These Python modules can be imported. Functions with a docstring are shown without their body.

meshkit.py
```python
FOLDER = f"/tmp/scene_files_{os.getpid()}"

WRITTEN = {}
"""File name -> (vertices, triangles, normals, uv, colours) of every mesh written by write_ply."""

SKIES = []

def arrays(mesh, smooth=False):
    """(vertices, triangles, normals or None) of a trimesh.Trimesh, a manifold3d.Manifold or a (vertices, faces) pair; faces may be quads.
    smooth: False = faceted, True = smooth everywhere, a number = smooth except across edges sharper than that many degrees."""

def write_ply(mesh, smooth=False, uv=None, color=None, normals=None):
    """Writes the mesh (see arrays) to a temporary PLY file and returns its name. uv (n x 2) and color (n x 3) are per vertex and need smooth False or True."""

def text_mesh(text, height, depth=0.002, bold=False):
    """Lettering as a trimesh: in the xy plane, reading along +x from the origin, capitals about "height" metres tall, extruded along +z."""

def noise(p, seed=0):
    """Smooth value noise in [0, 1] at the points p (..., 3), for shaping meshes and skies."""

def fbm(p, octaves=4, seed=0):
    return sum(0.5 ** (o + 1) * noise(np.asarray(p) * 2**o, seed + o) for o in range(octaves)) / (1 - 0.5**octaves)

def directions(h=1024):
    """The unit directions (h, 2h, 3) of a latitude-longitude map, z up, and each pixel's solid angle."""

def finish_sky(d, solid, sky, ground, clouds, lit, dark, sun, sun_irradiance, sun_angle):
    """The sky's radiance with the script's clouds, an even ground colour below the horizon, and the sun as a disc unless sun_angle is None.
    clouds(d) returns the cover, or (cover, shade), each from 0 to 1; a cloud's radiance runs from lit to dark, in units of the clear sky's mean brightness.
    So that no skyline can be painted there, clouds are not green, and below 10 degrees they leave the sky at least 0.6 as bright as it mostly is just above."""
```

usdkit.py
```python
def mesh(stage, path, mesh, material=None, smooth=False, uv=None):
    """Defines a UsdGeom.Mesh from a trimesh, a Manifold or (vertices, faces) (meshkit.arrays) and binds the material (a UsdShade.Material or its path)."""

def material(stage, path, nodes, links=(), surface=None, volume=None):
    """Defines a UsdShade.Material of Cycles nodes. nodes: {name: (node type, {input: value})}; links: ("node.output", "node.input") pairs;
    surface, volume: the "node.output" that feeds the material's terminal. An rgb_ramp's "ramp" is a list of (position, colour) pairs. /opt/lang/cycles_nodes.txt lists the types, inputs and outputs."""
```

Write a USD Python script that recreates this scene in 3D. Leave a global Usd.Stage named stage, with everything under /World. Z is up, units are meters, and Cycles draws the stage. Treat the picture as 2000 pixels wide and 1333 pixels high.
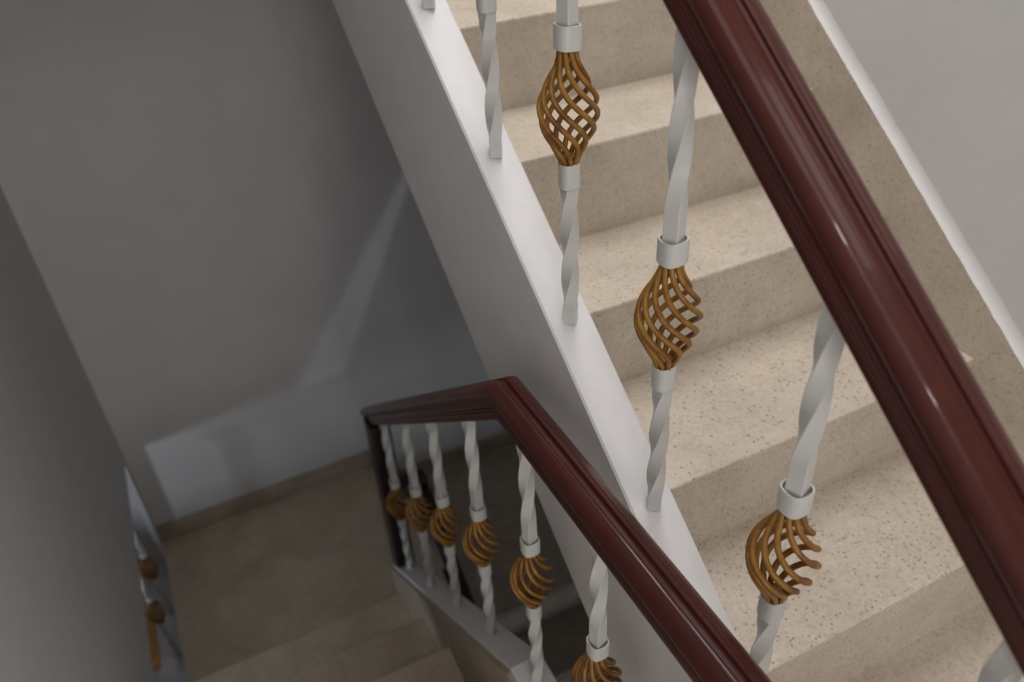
import math, random
import numpy as np
import trimesh
import shapely.geometry as sg
import usdkit
from pxr import Usd, UsdGeom, UsdLux, UsdShade, Gf, Sdf

# ---------------------------------------------------------------- stage, camera, lights
stage = Usd.Stage.CreateInMemory()
UsdGeom.SetStageUpAxis(stage, UsdGeom.Tokens.z)
UsdGeom.SetStageMetersPerUnit(stage, 1.0)
UsdGeom.Xform.Define(stage, '/World')
UsdGeom.Scope.Define(stage, '/World/Looks')
S = 1.1                      # everything below is laid out in survey units; S turns them into metres

def rotvec(r):
    a = np.linalg.norm(r); k = np.array(r) / a
    K = np.array([[0, -k[2], k[1]], [k[2], 0, -k[0]], [-k[1], k[0], 0]])
    return np.eye(3) + math.sin(a) * K + (1 - math.cos(a)) * K @ K

FPX = 1572.79
RM = rotvec([2.13470366, -0.529421112, 0.202185232])     # rows: right, down, forward
CAM = np.array([-0.49678263, -0.465193961, 1.04183647])
cam = UsdGeom.Camera.Define(stage, '/World/camera')
HA = 22.3
cam.CreateHorizontalApertureAttr(HA); cam.CreateVerticalApertureAttr(HA * 1333 / 2000)
cam.CreateFocalLengthAttr(FPX / 2000 * HA)
cam.CreateClippingRangeAttr(Gf.Vec2f(0.02, 50))
cam.CreateFStopAttr(2.0); cam.CreateFocusDistanceAttr(0.97 * S)
cam.CreateExposureAttr(-0.12)
r_, u_, b_ = RM[0], -RM[1], -RM[2]
cam.AddTransformOp().Set(Gf.Matrix4d(*r_, 0, *u_, 0, *b_, 0, *(CAM * S), 1))

def rect_light(name, loc, rot, w, h, power, color):
    l = UsdLux.RectLight.Define(stage, '/World/' + name)
    l.CreateWidthAttr(w); l.CreateHeightAttr(h); l.CreateIntensityAttr(power); l.CreateColorAttr(Gf.Vec3f(*color))
    l.AddTranslateOp().Set(Gf.Vec3d(*[c * S for c in loc])); l.AddRotateXYZOp().Set(Gf.Vec3f(*rot))
    return l
# ceiling lamp over the floor landing (its housing is built further down), daylight of the street door a storey below
YTOP_W = -2.17
LAMP = (-0.45, -0.20, 1.70)
LAMP2 = (0.24, -0.45, 1.70)  # second lamp, added to move fill off the left face of the rail
rect_light('ceiling_light', LAMP, (0, 0, 0), 0.50, 0.50, 2.0, (1.0, 0.955, 0.91))
rect_light('ceiling_light_001', LAMP2, (0, 0, 0), 0.50, 0.50, 3.2, (1.0, 0.955, 0.91))
# roof light over the well of the main flight
SPOTS = [(-0.45, -0.60, 1.76), (-0.45, -1.09, 1.76)]
for i, q in enumerate(SPOTS):
    rect_light('spot_light' + '_001' * i, q, (0, 0, 0), 0.06, 0.06, 180.0, (1.0, 0.97, 0.94))
rect_light('roof_light', (0.42, 0.95, 2.75), (0, 0, 0), 0.5, 1.5, 15.5, (1.0, 0.98, 0.955))
rect_light('added_front_light', (-0.35, YTOP_W, 0.28), (90, 0, 0), 0.9, 1.0, 6.6, (1.0, 0.97, 0.95))  # added light behind the camera, lifts the back wall
# daylight of the window beyond the low opening; added light behind an invented wall slit
rect_light('side_window_light', (-1.95, 1.22, -0.97), (0, -90, 0), 0.20, 0.20, 52.0, (0.78, 0.87, 1.0))
rect_light('street_door_light', (0.30, -1.6, -2.2), (75, 0, 0), 0.7, 1.0, 3.2, (0.86, 0.90, 1.0))
rect_light('added_slit_light', (1.45, 0.60, -0.50), (0, 90, 0), 0.05, 0.05, 600.0, (0.80, 0.88, 1.0))  # added outside the right wall to cast the diagonal streak

# ---------------------------------------------------------------- materials
def mat(name, nodes, links, surface='p.BSDF'):
    return usdkit.material(stage, '/World/Looks/' + name, nodes, links, surface=surface)

def paint(name, col, rough=0.55, var=0.06, bump=0.15, scale=7, fine=90, bdist=0.002, **kw):
    c1 = tuple(c * (1 - var) for c in col); c2 = tuple(min(1, c * (1 + var)) for c in col)
    return mat(name, {
        'g': ('geometry', {}),
        'n': ('noise_texture', {'scale': scale, 'detail': 5, 'roughness': 0.6}),
        'r': ('rgb_ramp', {'ramp': [(0.3, c1), (0.7, c2)]}),
        'nf': ('noise_texture', {'scale': fine, 'detail': 3}),
        'b': ('bump', {'strength': bump, 'distance': bdist}),
        'p': ('principled_bsdf', {'roughness': rough, **kw})},
        [('g.position', 'n.vector'), ('g.position', 'nf.vector'), ('n.fac', 'r.fac'), ('r.color', 'p.base_color'),
         ('nf.fac', 'b.height'), ('b.normal', 'p.normal')])

def terrazzo(name, base, dark_amount=0.5, rough=0.42, cloud=0.10):
    d = tuple(c * (1 - cloud) for c in base); l = tuple(min(1, c * (1 + cloud)) for c in base)
    return mat(name, {
        'g': ('geometry', {}),
        'n': ('noise_texture', {'scale': 9, 'detail': 5, 'roughness': 0.65}),
        'r': ('rgb_ramp', {'ramp': [(0.3, d), (0.7, l)]}),
        # pale and tan chips
        'v1': ('voronoi_texture', {'scale': 150}),
        'sep': ('separate_color', {}),
        'chip': ('rgb_ramp', {'ramp': [(0.0, (0.80, 0.74, 0.66)), (0.25, (1.05, 1.0, 0.95)), (0.7, (1, 1, 1)), (0.85, (0.86, 0.74, 0.62)), (1.0, (1.12, 1.1, 1.06))]}),
        'm1': ('mix_color', {'blend_type': 'multiply', 'fac': 0.55}),
        # small dark grains
        'v2': ('voronoi_texture', {'scale': 125}),
        's2': ('separate_color', {}),
        'pick': ('math', {'math_type': 'greater_than', 'value2': 0.62}),
        'sz': ('math', {'math_type': 'multiply_add', 'value2': 1.15, 'value3': 0.25}),
        'dd': ('math', {'math_type': 'divide'}),
        'n3': ('noise_texture', {'scale': 330, 'detail': 3, 'roughness': 0.7}),
        'r3': ('rgb_ramp', {'ramp': [(0.32, (0.80, 0.77, 0.74)), (0.5, (1, 1, 1)), (0.7, (1.05, 1.05, 1.05))]}),
        'm3': ('mix_color', {'blend_type': 'multiply', 'fac': 0.8}),
        'near': ('map_range', {'from_min': 0.34, 'from_max': 0.14, 'to_min': 0.0, 'to_max': 1.0, 'clamp': True}),
        'mask': ('math', {'math_type': 'multiply'}),
        'amt': ('math', {'math_type': 'multiply', 'value2': dark_amount}),
        'm2': ('mix_color', {'blend_type': 'mix', 'b': (0.10, 0.085, 0.075)}),
        'nf': ('noise_texture', {'scale': 160, 'detail': 3}),
        'b': ('bump', {'strength': 0.12, 'distance': 0.001}),
        'p': ('principled_bsdf', {'roughness': rough, 'specular_ior_level': 0.35})},
        [('g.position', 'n.vector'), ('g.position', 'v1.vector'), ('g.position', 'v2.vector'), ('g.position', 'nf.vector'),
         ('n.fac', 'r.fac'), ('v1.color', 'sep.color'), ('sep.r', 'chip.fac'), ('r.color', 'm1.a'), ('chip.color', 'm1.b'),
         ('v2.color', 's2.color'), ('s2.g', 'pick.value1'), ('s2.b', 'sz.value1'), ('v2.distance', 'dd.value1'), ('sz.value', 'dd.value2'), ('dd.value', 'near.value'), ('g.position', 'n3.vector'), ('n3.fac', 'r3.fac'), ('m1.result', 'm3.a'), ('r3.color', 'm3.b'), ('near.result', 'mask.value1'), ('pick.value', 'mask.value2'),
         ('mask.value', 'amt.value1'), ('amt.value', 'm2.fac'), ('m3.result', 'm2.a'), ('m2.result', 'p.base_color'),
         ('nf.fac', 'b.height'), ('b.normal', 'p.normal')])

M = {}
M['wall'] = paint('wall_paint', (0.645, 0.64, 0.64), 0.75, 0.03)
M['white'] = paint('white_paint', (0.73, 0.72, 0.725), 0.5, 0.04, 0.3, 8, 60)
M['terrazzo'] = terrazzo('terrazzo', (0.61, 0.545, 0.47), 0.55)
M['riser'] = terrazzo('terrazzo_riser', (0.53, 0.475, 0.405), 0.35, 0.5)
M['darker'] = terrazzo('terrazzo_darker', (0.53, 0.46, 0.36), 0.6, 0.5, 0.14)  # darker, browner terrazzo for the lower flight and lower floors
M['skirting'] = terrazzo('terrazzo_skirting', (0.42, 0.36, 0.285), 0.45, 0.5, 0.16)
M['metal'] = paint('white_metal_paint', (0.62, 0.62, 0.60), 0.38, 0.05, 0.15, 14, 120, 0.001)
M['gold'] = mat('bronze_gold_paint', {
    'g': ('geometry', {}), 'n': ('noise_texture', {'scale': 28, 'detail': 5, 'roughness': 0.65}),
    'r': ('rgb_ramp', {'ramp': [(0.30, (0.14, 0.045, 0.012)), (0.45, (0.26, 0.11, 0.018)), (0.62, (0.36, 0.19, 0.03)), (0.8, (0.44, 0.25, 0.05))]}),
    'nf': ('noise_texture', {'scale': 140, 'detail': 3}), 'b': ('bump', {'strength': 0.35, 'distance': 0.001}),
    'p': ('principled_bsdf', {'roughness': 0.42, 'metallic': 0.15})},
    [('g.position', 'n.vector'), ('g.position', 'nf.vector'), ('n.fac', 'r.fac'), ('r.color', 'p.base_color'), ('nf.fac', 'b.height'), ('b.normal', 'p.normal')])
M['rail'] = mat('red_brown_lacquer', {
    'g': ('geometry', {}), 'n': ('noise_texture', {'scale': 6, 'detail': 6, 'roughness': 0.7}),
    'r': ('rgb_ramp', {'ramp': [(0.3, (0.052, 0.0115, 0.009)), (0.7, (0.082, 0.018, 0.013))]}),
    'v': ('voronoi_texture', {'scale': 24}), 's': ('separate_color', {}),
    'pick': ('math', {'math_type': 'greater_than', 'value2': 0.90}),
    'near': ('map_range', {'from_min': 0.075, 'from_max': 0.045, 'to_min': 0.0, 'to_max': 1.0, 'clamp': True}),
    'mask': ('math', {'math_type': 'multiply'}),
    'm': ('mix_color', {'blend_type': 'mix', 'b': (0.55, 0.36, 0.14)}),
    'nf': ('noise_texture', {'scale': 180, 'detail': 3}), 'b': ('bump', {'strength': 0.10, 'distance': 0.0008}),
    'p': ('principled_bsdf', {'roughness': 0.30, 'specular_ior_level': 0.22, 'coat_weight': 0.20, 'coat_roughness': 0.05})},
    [('g.position', 'n.vector'), ('g.position', 'v.vector'), ('g.position', 'nf.vector'), ('n.fac', 'r.fac'), ('v.color', 's.color'), ('s.r', 'pick.value1'), ('v.distance', 'near.value'),
     ('near.result', 'mask.value1'), ('pick.value', 'mask.value2'), ('mask.value', 'm.fac'), ('r.color', 'm.a'), ('m.result', 'p.base_color'), ('nf.fac', 'b.height'), ('b.normal', 'p.normal')])
M['dark_wood'] = paint('dark_wood', (0.022, 0.012, 0.010), 0.4, 0.2, 0.1)
M['orange'] = paint('orange_varnish', (0.85, 0.40, 0.09), 0.35, 0.15, 0.1)
M['lamp'] = mat('lamp_diffuser', {'p': ('principled_bsdf', {'base_color': (0.9, 0.88, 0.84), 'emission_color': (1, 0.93, 0.84), 'emission_strength': 2.0})}, [])

# ---------------------------------------------------------------- helpers
USED = {}
def fresh(parent, name):
    k = USED.get((parent, name), 0); USED[(parent, name)] = k + 1
    return f'{parent}/{name}' if k == 0 else f'{parent}/{name}_{k:03d}'

def keys(prim, **kw):
    for k, v in kw.items():
        if v: prim.SetCustomDataByKey(k, v)

ORIGIN = {}
def thing(name, label, cat, loc=(0, 0, 0), group=None, kind=None):
    path = fresh('/World', name)
    x = UsdGeom.Xform.Define(stage, path); x.AddTranslateOp().Set(Gf.Vec3d(*[c * S for c in loc]))
    keys(x.GetPrim(), label=label, category=cat, group=group, kind=kind)
    ORIGIN[path] = np.array(loc, float)
    return path

def part(parent, name, mesh, m, smooth=False, label=None, at=None):
    """mesh in survey units, world placed; 'at' gives the part an origin of its own (mesh then is local to it)."""
    path = fresh(parent, name)
    v, f, _ = __import__('meshkit').arrays(mesh)
    o = ORIGIN.get(parent, np.zeros(3))
    if at is None:
        v = v - o; ORIGIN[path] = o
    p = usdkit.mesh(stage, path, trimesh.Trimesh(v * S, f, process=False), M[m], smooth=smooth)
    if at is not None:
        p.AddTranslateOp().Set(Gf.Vec3d(*[(a - b) * S for a, b in zip(at, o)])); ORIGIN[path] = np.array(at, float)
    if label: keys(p.GetPrim(), label=label)
    return path

def setting(name, mesh, m, label=None, cat=None, smooth=False):
    path = part('/World', name, mesh, m, smooth)
    keys(stage.GetPrimAtPath(path), kind='structure', label=label, category=cat)
    return path

def box(x0, x1, y0, y1, z0, z1):
    b = trimesh.creation.box(extents=(abs(x1 - x0), abs(y1 - y0), abs(z1 - z0)))
    b.apply_translation(((x0 + x1) / 2, (y0 + y1) / 2, (z0 + z1) / 2)); return b

def slab_x(poly, x0, x1):
    """polygon in (y, z) extruded from x0 to x1"""
    e = trimesh.creation.extrude_polygon(poly if hasattr(poly, 'exterior') else sg.Polygon(poly), x1 - x0, engine='earcut')
    v = e.vertices.copy(); e.vertices = np.stack([v[:, 2] + x0, v[:, 0], v[:, 1]], 1); return e

def rounded_slab_x(poly, x0, x1, r=0.004):
    """as slab_x, the two long side edges chamfered"""
    p = sg.Polygon(poly); q = p.buffer(-r, join_style=2)
    import manifold3d as m3
    def ring(g): return [np.array(g.exterior.coords)[:-1]]
    def ext(g, a, b):
        e = trimesh.creation.extrude_polygon(g, b - a, engine='earcut'); e.apply_translation((0, 0, a)); return e
    pts = []
    A = np.array(sg.polygon.orient(p).exterior.coords)[:-1]; B = np.array(sg.polygon.orient(q).exterior.coords)[:-1]
    if len(A) != len(B): return slab_x(poly, x0, x1)
    k = np.argmin(np.linalg.norm(B - A[0], axis=1)); B = np.roll(B, -k, 0)
    rings = [(B, x0), (A, x0 + r), (A, x1 - r), (B, x1)]
    n = len(A); V = np.concatenate([np.column_stack([np.full(n, x), R]) for R, x in rings]); F = []
    for j in range(3):
        for i in range(n):
            a, b = j * n + i, j * n + (i + 1) % n
            F += [(a, b, b + n), (a, b + n, a + n)]
    cap = trimesh.creation.triangulate_polygon(sg.Polygon(B), engine='earcut')
    cv, cf = cap
    idx = [int(np.argmin(np.linalg.norm(B - c, axis=1))) for c in cv]
    for t in cf:
        a, b, c = [idx[i] for i in t]
        F += [(c, b, a), (a + 3 * n, b + 3 * n, c + 3 * n)]
    t = trimesh.Trimesh(V, np.array(F), process=False); t.fix_normals(); return t

def bevel_box(x0, x1, y0, y1, z0, z1, r=0.004):
    pts = []
    for sx in (0, 1):
        for sy in (0, 1):
            for sz in (0, 1):
                c = np.array([(x0, x1)[sx], (y0, y1)[sy], (z0, z1)[sz]]); d = np.array([1 - 2 * sx, 1 - 2 * sy, 1 - 2 * sz]) * r
                for ax in range(3):
                    e = d.copy(); e[ax] = 0; pts.append(c + e)
    return trimesh.convex.convex_hull(np.array(pts))

def loft(rings, cap=True, closed=True):
    n = len(rings[0]); V = np.concatenate(rings); F = []
    for j in range(len(rings) - 1):
        for i in range(n):
            a, b = j * n + i, j * n + (i + 1) % n
            F += [(a, b, b + n), (a, b + n, a + n)]
    if cap:
        for base, flip in ((0, True), ((len(rings) - 1) * n, False)):
            c = len(V); V = np.vstack([V, V[base:base + n].mean(0)])
            for i in range(n):
                t = (base + i, base + (i + 1) % n, c); F.append(t[::-1] if flip else t)
    t = trimesh.Trimesh(V, np.array(F), process=False); return t

def tube(pts, r, n=8):
    pts = np.asarray(pts, float); T = np.gradient(pts, axis=0); T /= np.linalg.norm(T, axis=1)[:, None]
    ref = np.array([0.0, 0, 1]) if abs(T[0][2]) < 0.9 else np.array([1.0, 0, 0])
    N = ref - T[0] * (ref @ T[0]); N /= np.linalg.norm(N); rings = []
    r = np.broadcast_to(r, len(pts))
    for p, t, rr in zip(pts, T, r):
        N = N - t * (N @ t); N /= np.linalg.norm(N); B = np.cross(t, N)
        a = np.arange(n) / n * 2 * np.pi
        rings.append(p + rr * (np.cos(a)[:, None] * N + np.sin(a)[:, None] * B))
    return loft(rings)

# ---------------------------------------------------------------- survey of the staircase (measured off the photograph)
W = 0.683                                                     # right wall
T, RISE = 0.22059, 0.17
SLOPE = RISE / T
W1, HC, HS = 0.0661, 0.1213, -0.331                            # width of the string, its top and underside off the nosing line
NY = {0: -0.0242, 1: T - 0.0181, 2: 2 * T + 0.0076, 3: 3 * T + 0.0091, 4: 4 * T + 0.0208}
NZ = {0: -0.0020, 1: RISE - 0.0103, 2: 2 * RISE - 0.0117, 3: 3 * RISE - 0.0058, 4: 4 * RISE - 0.0106}
for k in (5, 6): NY[k] = NY[4] + (k - 4) * 0.231; NZ[k] = NZ[4] + (k - 4) * RISE
for k in (-1, -2): NY[k] = NY[0] + k * 0.231; NZ[k] = NZ[0] + k * RISE
XA, WA, YB, ZB, S0 = -0.1696, 0.0671, 0.365, -0.3677, 0.787     # lower string: left face, width, bend, slope
XM = XA + WA / 2
XL, YW = -0.905, 2.11                                           # left wall, back wall
ZF = -0.51                                                      # floor landing of the upper flight
ZL = -1.38                                                      # half landing below
ZR = ZL - 0.17                                                  # one step lower on the right
N0 = [(0.27, -0.47), (0.515, -0.635), (0.765, -0.82), (1.015, -1.005), (1.270, -1.19)]   # nosings of the lower flight
YTOP = -2.2                                                     # wall behind the camera
ZC = 1.80                                                       # ceiling over the floor landing

# ---------------------------------------------------------------- the setting
def to_slit(x, z, src=(1.45, 0.60, -0.50)):
    f = (src[0] - (W + 0.012)) / (src[0] - x); return (src[1] + (YW - src[1]) * f, src[2] + (z - src[2]) * f)
SLIT = [to_slit(*q) for q in ((-0.30, -0.90), (-0.06, -0.86), (0.36, -0.04), (0.34, -0.01))]  # invented opening, shaped to throw a streak of light onto the back wall
setting('wall_back', box(XL - 1.2, W + 0.1, YW, YW + 0.1, -3.4, 2.6), 'wall', 'grey plaster wall behind the half landing', 'wall')
ZO = -0.91                                                      # lower edge of the left wall, open below
YJ = 2.05
wl = slab_x([(YTOP, -3.4), (1.0, -3.4), (1.0, ZO), (YJ, ZO), (YJ, -3.4), (YW, -3.4), (YW, 3.0), (YTOP, 3.0)], XL - 0.02, XL)
setting('wall_left', wl, 'wall', 'grey plaster wall on the left with a low opening at the half landing', 'wall')
wr = sg.Polygon([(YTOP, -3.4), (YW, -3.4), (YW, 3.0), (YTOP, 3.0)], [SLIT])
setting('wall_right', slab_x(wr, W + 0.012, W + 0.020), 'wall', 'pale plaster wall beside the speckled stairs', 'wall')
setting('wall_front', box(XL - 0.1, W + 0.1, YTOP - 0.1, YTOP, -1.2, 2.6), 'wall', 'plaster wall at the back of the floor landing', 'wall')
setting('ceiling', box(XL - 0.1, W + 0.1, YTOP, 0.3, ZC, ZC + 0.1), 'wall', 'plain white ceiling over the floor landing', 'ceiling')
setting('ceiling', slab_x([(1.37, 0.82), (YW, 0.82), (YW, 1.02), (1.37, 1.02), (0.27, 1.95), (0.27, 1.72)], XL, -0.10), 'wall', 'plastered underside of the next flight', 'ceiling')
setting('floor', box(XL, 0.03, N0[4][0] + 0.012, YW, ZL - 0.14, ZL), 'darker', 'brown terrazzo floor of the half landing', 'floor')
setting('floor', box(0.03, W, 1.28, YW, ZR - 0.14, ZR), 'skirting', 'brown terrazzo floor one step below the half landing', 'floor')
setting('floor', box(XL, W, YTOP, NY[-2] - 0.012, ZF - 0.12, ZF), 'terrazzo', 'terrazzo floor of the landing under the camera', 'floor')
setting('baseboard_back', rounded_slab_x([(YW - 0.012, ZL), (YW, ZL), (YW, ZL + 0.085), (YW - 0.012, ZL + 0.085)], XL, 0.0, 0.002), 'skirting', 'brown stone skirting along the half landing', 'baseboard')
e = trimesh.creation.extrude_polygon(sg.Polygon([(0.0, ZL - 0.02), (0.0, ZL + 0.085), (0.05, ZR + 0.085), (W, ZR + 0.085), (W, ZR), (0.03, ZR), (0.03, ZL - 0.02)]), 0.012, engine='earcut')
v = e.vertices.copy(); e.vertices = np.stack([v[:, 0], YW - 0.012 + v[:, 2], v[:, 1]], 1); e.fix_normals()
setting('baseboard_back', e, 'skirting', 'brown stone skirting stepping down behind the white balusters', 'baseboard')
def nz(y): return y * SLOPE
HW = 0.0993
ys, ye = NY[-2] - 0.1, 1.45
setting('baseboard_right', slab_x([(ys, nz(ys) - 0.2), (ye, nz(ye) - 0.2), (ye, nz(ye) + HW), (ys, nz(ys) + HW)], W, W + 0.014), 'riser', 'speckled stone skirting sloping up the right wall', 'baseboard')
# rough white plaster fillet that runs out onto the skirting
rng = np.random.default_rng(4)
rings = []
for y in np.linspace(ys, ye, 160):
    z0 = nz(y) + HW + rng.normal(0, 0.0006); w = 0.0125 + rng.normal(0, 0.0006)
    prof = [(W + 0.0135, -0.002), (W + 0.013 - w, 0.0), (W + 0.013 - w * 0.62, 0.0035), (W + 0.013 - w * 0.33, 0.008), (W + 0.013 - w * 0.12, 0.014), (W + 0.0122, 0.022)]
    rings.append(np.array([(x, y, z0 + h * 1.25) for x, h in prof]))
setting('trim_1', loft(rings), 'white', 'rough white plaster fillet above the sloping skirting', 'trim', smooth=60)

# ---------------------------------------------------------------- main (upper) flight
st = thing('staircase', 'beige speckled terrazzo stairs climbing beside the white wall at right', 'staircase', (0.3, NY[-2], ZF))
for k in range(-2, 7):
    y, z = NY[k], NZ[k]; yn = NY.get(k + 1, NY[k] + 0.235); zb = NZ.get(k - 1, ZF)
    part(st, 'tread', bevel_box(0.0, W, y, yn + 0.006, z - 0.007, z, 0.0016), 'terrazzo')
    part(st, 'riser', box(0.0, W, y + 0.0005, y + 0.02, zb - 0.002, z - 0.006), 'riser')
y0, y1 = NY[-2] - 0.02, NY[6]
line = lambda y, h: (y, nz(y) + h)
part(st, 'stringer', rounded_slab_x([line(y0, max(HS, ZF - nz(y0) - 0.12)), line(y0 + 0.3, HS), line(y1, HS), line(y1, HC), line(y0, HC)], -W1, 0.0, 0.003), 'white', label='white painted string beside the steps')
part(st, 'soffit', slab_x([line(y0 + 0.3, HS + 0.001), line(y1 + 0.1, HS + 0.001), line(y1 + 0.1, HS + 0.09), line(y0 + 0.3, HS + 0.09)], 0.0, W), 'wall', label='plastered underside')
setting('floor', box(-0.10, W + 0.012, NY[6] + 0.24, YW, NZ[6] - 0.15, NZ[6] - 0.001), 'terrazzo', 'terrazzo floor of the upper half landing', 'floor')
# ---------------------------------------------------------------- lower flight down to the half landing
st0 = thing('staircase', 'dim brown stairs descending to the half landing at the left', 'staircase', (-0.5, N0[4][0], ZL))
for i, (y, z) in enumerate(N0):
    yp = N0[i - 1][0] if i else NY[-2] - 0.012; zn = N0[i + 1][1] if i < 4 else ZL
    zt = z
    part(st0, 'tread', bevel_box(XL, XA - 0.010, yp - 0.006, y, zt - 0.007, zt, 0.0016), 'darker')
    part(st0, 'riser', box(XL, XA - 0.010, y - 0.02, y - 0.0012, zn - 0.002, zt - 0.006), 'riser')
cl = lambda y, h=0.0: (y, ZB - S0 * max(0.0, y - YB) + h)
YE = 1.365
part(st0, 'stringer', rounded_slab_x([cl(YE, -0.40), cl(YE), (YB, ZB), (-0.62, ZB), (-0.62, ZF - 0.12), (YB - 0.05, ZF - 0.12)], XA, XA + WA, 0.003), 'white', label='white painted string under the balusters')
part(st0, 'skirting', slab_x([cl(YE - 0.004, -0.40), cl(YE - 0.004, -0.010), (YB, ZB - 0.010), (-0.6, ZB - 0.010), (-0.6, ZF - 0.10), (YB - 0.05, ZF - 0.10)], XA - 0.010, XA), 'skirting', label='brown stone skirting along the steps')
part(st0, 'soffit', slab_x([(0.2, ZF - 0.16), (1.36, ZL - 0.16), (1.36, ZL - 0.06), (0.2, ZF - 0.06)], XL, XA), 'wall')
# ---------------------------------------------------------------- flight below the main one
st1 = thing('staircase', 'dark stairs seen between the balusters, under the white string', 'staircase', (0.3, 0.4, -2.6))
for k in range(0, 7):
    y = 1.28 - k * 0.231; z = ZR - k * RISE
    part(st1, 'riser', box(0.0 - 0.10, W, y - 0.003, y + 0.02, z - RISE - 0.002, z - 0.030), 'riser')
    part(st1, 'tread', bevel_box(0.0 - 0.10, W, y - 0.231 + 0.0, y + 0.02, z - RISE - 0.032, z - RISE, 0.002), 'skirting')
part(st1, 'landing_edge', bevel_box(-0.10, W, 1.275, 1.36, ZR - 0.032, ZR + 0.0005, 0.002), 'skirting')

# ---------------------------------------------------------------- railings
half = [(-0.0192, -0.0065), (-0.0204, -0.004), (-0.0206, 0.001), (-0.0222, 0.003), (-0.0222, 0.006), (-0.0206, 0.0075), (-0.0228, 0.009), (-0.0228, 0.011), (-0.0212, 0.0125),
        (-0.0232, 0.0145), (-0.0232, 0.0165), (-0.0220, 0.0185), (-0.0222, 0.0215), (-0.0240, 0.0250), (-0.0265, 0.0290), (-0.0282, 0.0335), (-0.0282, 0.0380), (-0.0265, 0.0425),
        (-0.0232, 0.0462), (-0.0185, 0.0488), (-0.0130, 0.0500), (-0.0118, 0.0496), (-0.0104, 0.0503), (-0.0070, 0.0505), (-0.0056, 0.0495), (-0.0046, 0.0462), (-0.0025, 0.0446)]
PROFILE = half + [(-x, z) for x, z in half[::-1]]

def rail_mesh(path, x, name=None):
    """PROFILE swept along a polyline of (y, z) points of its underside, mitred at the bends, standing plumb"""
    P = np.array(path, float); rings = []
    n = len(P)
    for i in range(n):
        d0 = (P[i] - P[i - 1]) if i else P[1] - P[0]; d1 = (P[i + 1] - P[i]) if i < n - 1 else d0
        d0 = d0 / np.linalg.norm(d0); d1 = d1 / np.linalg.norm(d1)
        n0 = np.array([-d0[1], d0[0]]); n1 = np.array([-d1[1], d1[0]])
        n0 *= np.sign(n0[1]); n1 *= np.sign(n1[1])
        b = (n0 + n1); b /= b @ n0
        rings.append(np.array([(x + u, P[i][0] + b[0] * h, P[i][1] + b[1] * h) for u, h in PROFILE]))
    # fine subdivision keeps the long facets clean
    t = loft(rings); t.fix_normals(); return t

H = 0.634                                    # baluster height
ZBK, ZTK = 0.2353, 0.3777                    # ends of the basket
SQ = 0.0180                                  # square bar

def bar_mesh(z0, z1, twist_from, twist_to, turns, phase, side=SQ):
    zs = [z0, twist_from] + list(np.linspace(twist_from, twist_to, 40))[1:] + [z1]
    rings = []
    c = side / 2 * 0.92; q = side / 2
    sec = np.array([(q, -c), (q, c), (c, q), (-c, q), (-q, c), (-q, -c), (-c, -q), (c, -q)])
    for z in zs:
        a = phase + 2 * np.pi * turns * np.clip((z - twist_from) / (twist_to - twist_from), 0, 1)
        ca, sa = math.cos(a), math.sin(a)
        rings.append(np.column_stack([sec @ [ca, -sa], sec @ [sa, ca], np.full(8, z)]))
    return loft(rings)

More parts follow.
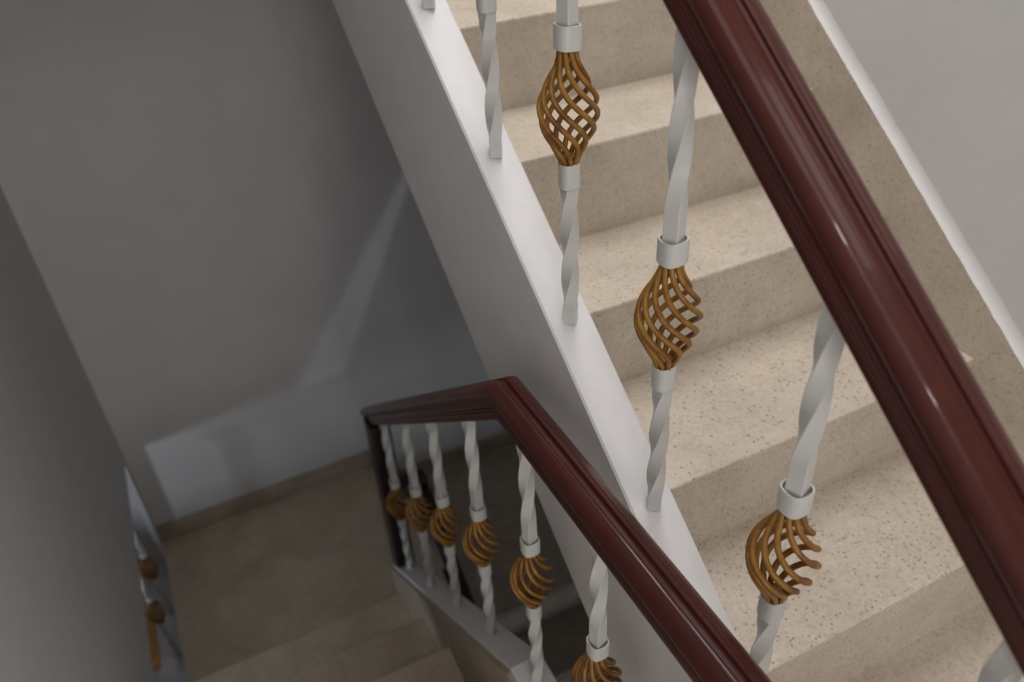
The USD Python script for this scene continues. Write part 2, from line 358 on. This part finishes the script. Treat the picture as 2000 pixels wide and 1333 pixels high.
PR_T = [0, .05, .12, .2, .3, .42, .5, .6, .7, .8, .88, .95, 1.0]
PR_R = [.26, .27, .34, .50, .74, .95, 1.0, .96, .82, .60, .42, .29, .25]
def basket_mesh(rmax, wires, turn, phase, wire_r, seed):
    rg = random.Random(seed); out = []
    for w in range(wires):
        pts = []; jit = rg.uniform(-0.10, 0.10); jr = rg.uniform(0.97, 1.03)
        for t in np.linspace(0, 1, 26):
            r = float(np.interp(t, PR_T, PR_R)) * (rmax - wire_r) * (1 + (jr - 1) * math.sin(math.pi * t))
            tt = t * t * (3 - 2 * t) * 0.55 + t * 0.45
            a = phase + 2 * math.pi * (w / wires) + turn * tt + jit * math.sin(math.pi * t)
            pts.append((r * math.cos(a), r * math.sin(a), ZTK + (ZBK - ZTK) * t))
        # smooth the polyline radius
        pts = np.array(pts); sm = pts.copy(); sm[1:-1] = (pts[:-2] + 2 * pts[1:-1] + pts[2:]) / 4
        out.append(tube(sm, wire_r, 8))
    # welded knot at the bottom, plug at the top
    def blob(z0, z1, r0, r1, lump):
        rings = []
        for z in np.linspace(z0, z1, 6):
            a = np.arange(14) / 14 * 2 * np.pi; rr = np.interp(z, [z0, z1], [r0, r1]) * (1 + lump * np.array([rg.uniform(-1, 1) for _ in a]))
            rings.append(np.column_stack([rr * np.cos(a), rr * np.sin(a), np.full(14, z)]))
        return loft(rings)
    out.append(blob(ZBK - 0.004, ZBK + 0.012, 0.0100, 0.0085, 0.09)); out.append(blob(ZTK - 0.010, ZTK + 0.002, 0.0085, 0.0098, 0.03))
    return trimesh.util.concatenate(out)

def collar_mesh(z0, z1, r, wall=0.0022, tilt=0.0):
    """open square-ish ring with rounded corners"""
    def sq(rr, z):
        a = np.arange(24) / 24 * 2 * np.pi; k = (np.abs(np.cos(a)) ** 4 + np.abs(np.sin(a)) ** 4) ** (-0.25)
        k = 0.35 + 0.65 * k
        return np.column_stack([rr * k * np.cos(a), rr * k * np.sin(a), np.full(24, z) + tilt * rr * np.cos(a)])
    w = wall
    rings = [sq(r - w, z0), sq(r - 0.0006, z0), sq(r, z0 + 0.0012), sq(r, z1 - 0.0012), sq(r - 0.0008, z1), sq(r - w, z1), sq(r - w, z1 - 0.010)]
    rings.append(sq(0.004, z1 - 0.010)); 
    return loft(rings)

def baluster(parent, at, seed, top=H, scale=1.0, wires=9, rot=0.0, bottom=0.001, shrink=1.0):
    rg = random.Random(seed)
    ph = rot + rg.uniform(-0.15, 0.15)
    up = bar_mesh(ZTK - 0.002, top + 0.012, ZTK + 0.065, top + 0.01, 0.60, ph)
    lo = bar_mesh(-bottom, ZBK + 0.001, 0.025, ZBK - 0.035, 0.62, ph + 0.5)
    up.vertices = up.vertices * shrink
    b = part(parent, 'baluster', up, 'metal', smooth=35, at=at)
    def sub(name, mesh, m, smooth, label=None):
        mesh = mesh.copy(); mesh.vertices = mesh.vertices * shrink + np.array(at)
        part(b, name, mesh, m, smooth, label)
    sub('lower_bar', lo, 'metal', 35)
    sub('basket', basket_mesh(0.0392, wires, math.radians(195), rg.uniform(0, 6.28), 0.0034, seed), 'gold', True, 'gold brown twisted wire basket')
    sub('collar', collar_mesh(ZTK - 0.002, ZTK + 0.026, 0.0150, tilt=rg.uniform(-0.1, 0.1)), 'metal', 40)
    sub('sleeve', collar_mesh(ZBK - 0.030, ZBK + 0.003, 0.0128, 0.001, tilt=rg.uniform(-0.1, 0.1)), 'metal', 40)
    return b

# railing of the main flight
ry0 = -0.63
rl = thing('stair_railing', 'large glossy red-brown handrail on white twisted balusters, along the beige stairs', 'railing', (-W1 / 2, 0.0, HC))
ra = lambda y: (y, nz(y) + HC + H)
part(rl, 'handrail', rail_mesh([ra(ry0), ra(1.40)], -W1 / 2), 'rail', smooth=28)
for k in (-2, -1, 0, 1, 2, 3, 4, 5):
    y = k * T - 0.0826; baluster(rl, (-W1 / 2, y, nz(y) + HC), 100 + k, rot=0.45)

# railing of the lower flight and of the floor landing
rl0 = thing('stair_railing', 'bent dark red handrail with newel post, above the dim brown descending stairs', 'railing', (XM, YB, ZB))
rp = lambda y: (y, cl(y)[1] + H)
part(rl0, 'handrail', rail_mesh([(-0.60, ZB + H), (YB, ZB + H), rp(1.385)], XM), 'rail', smooth=28)
for i, y in enumerate((1.2495, 1.0111, 0.7760, 0.5442, 0.3163, 0.1082, -0.11, -0.33)):
    baluster(rl0, (XM, y, cl(y)[1]), 200 + i, rot=0.3, top=H + (0.0 if y < YB else 0.0))
yp = 1.338
part(rl0, 'newel_post', bevel_box(XM - 0.030, XM + 0.030, 1.300, 1.372, cl(YE)[1] + 0.001, rp(yp)[1] + 0.004, 0.003), 'dark_wood', label='nearly black square post')

# handrail of the flight below, turning off the newel post
rl1 = thing('stair_railing', 'black lower handrail glimpsed behind the newel post and balusters', 'railing', (-0.035, 0.6, -2.0))
f1 = lambda y: (y, -0.875 + (y - 1.28) * SLOPE)
part(rl1, 'handrail', rail_mesh([f1(0.2), f1(1.33)], -0.042), 'dark_wood', smooth=28)
part(rl1, 'rail_turn', bevel_box(XM + 0.0315, -0.014, 1.318, 1.372, f1(1.345)[1] + 0.0, f1(1.345)[1] + 0.055, 0.006), 'dark_wood')

# ---------------------------------------------------------------- the low opening in the left wall
ZK = -1.51
setting('floor', bevel_box(XL - 0.55, XL - 0.001, 1.585, YW, ZK - 0.12, ZK, 0.003), 'white', 'white painted ledge seen through the low opening', 'ledge')
setting('wall_side', box(XL - 0.60, XL - 0.55, 0.6, YW, -1.9, -1.10), 'white', 'white low wall beyond the opening', 'wall')
setting('floor', box(XL - 0.55, XL - 0.001, 0.6, 1.585, ZK - 0.22, ZK - 0.16), 'skirting', 'brown floor below the white ledge', 'floor')
rl3 = thing('stair_railing', 'small railing with two wire baskets in the white opening at lower left', 'railing', (XL - 0.035, 1.645, ZK))
q = 0.87
for i, y in enumerate((1.645, 1.856)):
    baluster(rl3, (XL - 0.035, y, ZK), 300 + i, shrink=q, rot=0.4)
part(rl3, 'handrail', bevel_box(XL - 0.045, XL - 0.025, 1.60, 1.90, ZK + H * q - 0.002, ZK + H * q + 0.012, 0.003), 'rail')
orange = thing('wooden_batten', 'orange varnished batten lying on the white ledge at lower left', 'batten', (XL - 0.12, 1.75, ZK))
part(orange, 'strip', bevel_box(XL - 0.132, XL - 0.096, 1.63, 1.90, ZK, ZK + 0.02, 0.003), 'orange')

# lamp housing
for q, lab in ((LAMP, 'square white ceiling lamp over the head of the lower stairs'), (LAMP2, 'added square white ceiling lamp over the foot of the main stairs')):
    lp = thing('ceiling_lamp', lab, 'lamp', q)
    for a in (-0.262, 0.262):
        part(lp, 'frame', box(q[0] + a - 0.012, q[0] + a + 0.012, q[1] - 0.274, q[1] + 0.274, q[2], ZC - 0.001), 'white')
        part(lp, 'frame', box(q[0] - 0.249, q[0] + 0.249, q[1] + a - 0.012, q[1] + a + 0.012, q[2], ZC - 0.001), 'white')
for i, q in enumerate(SPOTS):
    sp = thing('ceiling_spotlight', ('small round spotlight nearer the stairs', 'small round spotlight farther from the stairs')[i] + ' in the ceiling', 'lamp', q)
    ring = trimesh.creation.annulus(0.045, 0.062, ZC - q[2] - 0.001, sections=32); ring.apply_translation((q[0], q[1], (q[2] + ZC) / 2))
    part(sp, 'ring', ring, 'white', smooth=30)

# added window frame round the front light, roof over the well, floor of the storey below
wn = thing('window_1', '', '')
prim = stage.GetPrimAtPath(wn); prim.ClearCustomData(); keys(prim, kind='structure', label='added white window frame round the front light, at the back of the floor landing', category='window')
for a, b, c, d in ((-0.85, -0.80, -0.27, 0.83), (0.10, 0.15, -0.27, 0.83), (-0.80, 0.10, -0.27, -0.22), (-0.80, 0.10, 0.78, 0.83)):
    part(wn, 'frame', bevel_box(a, b, YTOP + 0.001, YTOP + 0.045, c, d, 0.004), 'white')
setting('ceiling', box(XL - 0.1, W + 0.1, 0.3, YW, 2.86, 2.94), 'wall', 'plain ceiling over the stairwell', 'ceiling')
setting('floor', box(XL, W, YTOP, YW, -3.3, -3.2), 'darker', 'terrazzo floor of the storey below', 'floor')
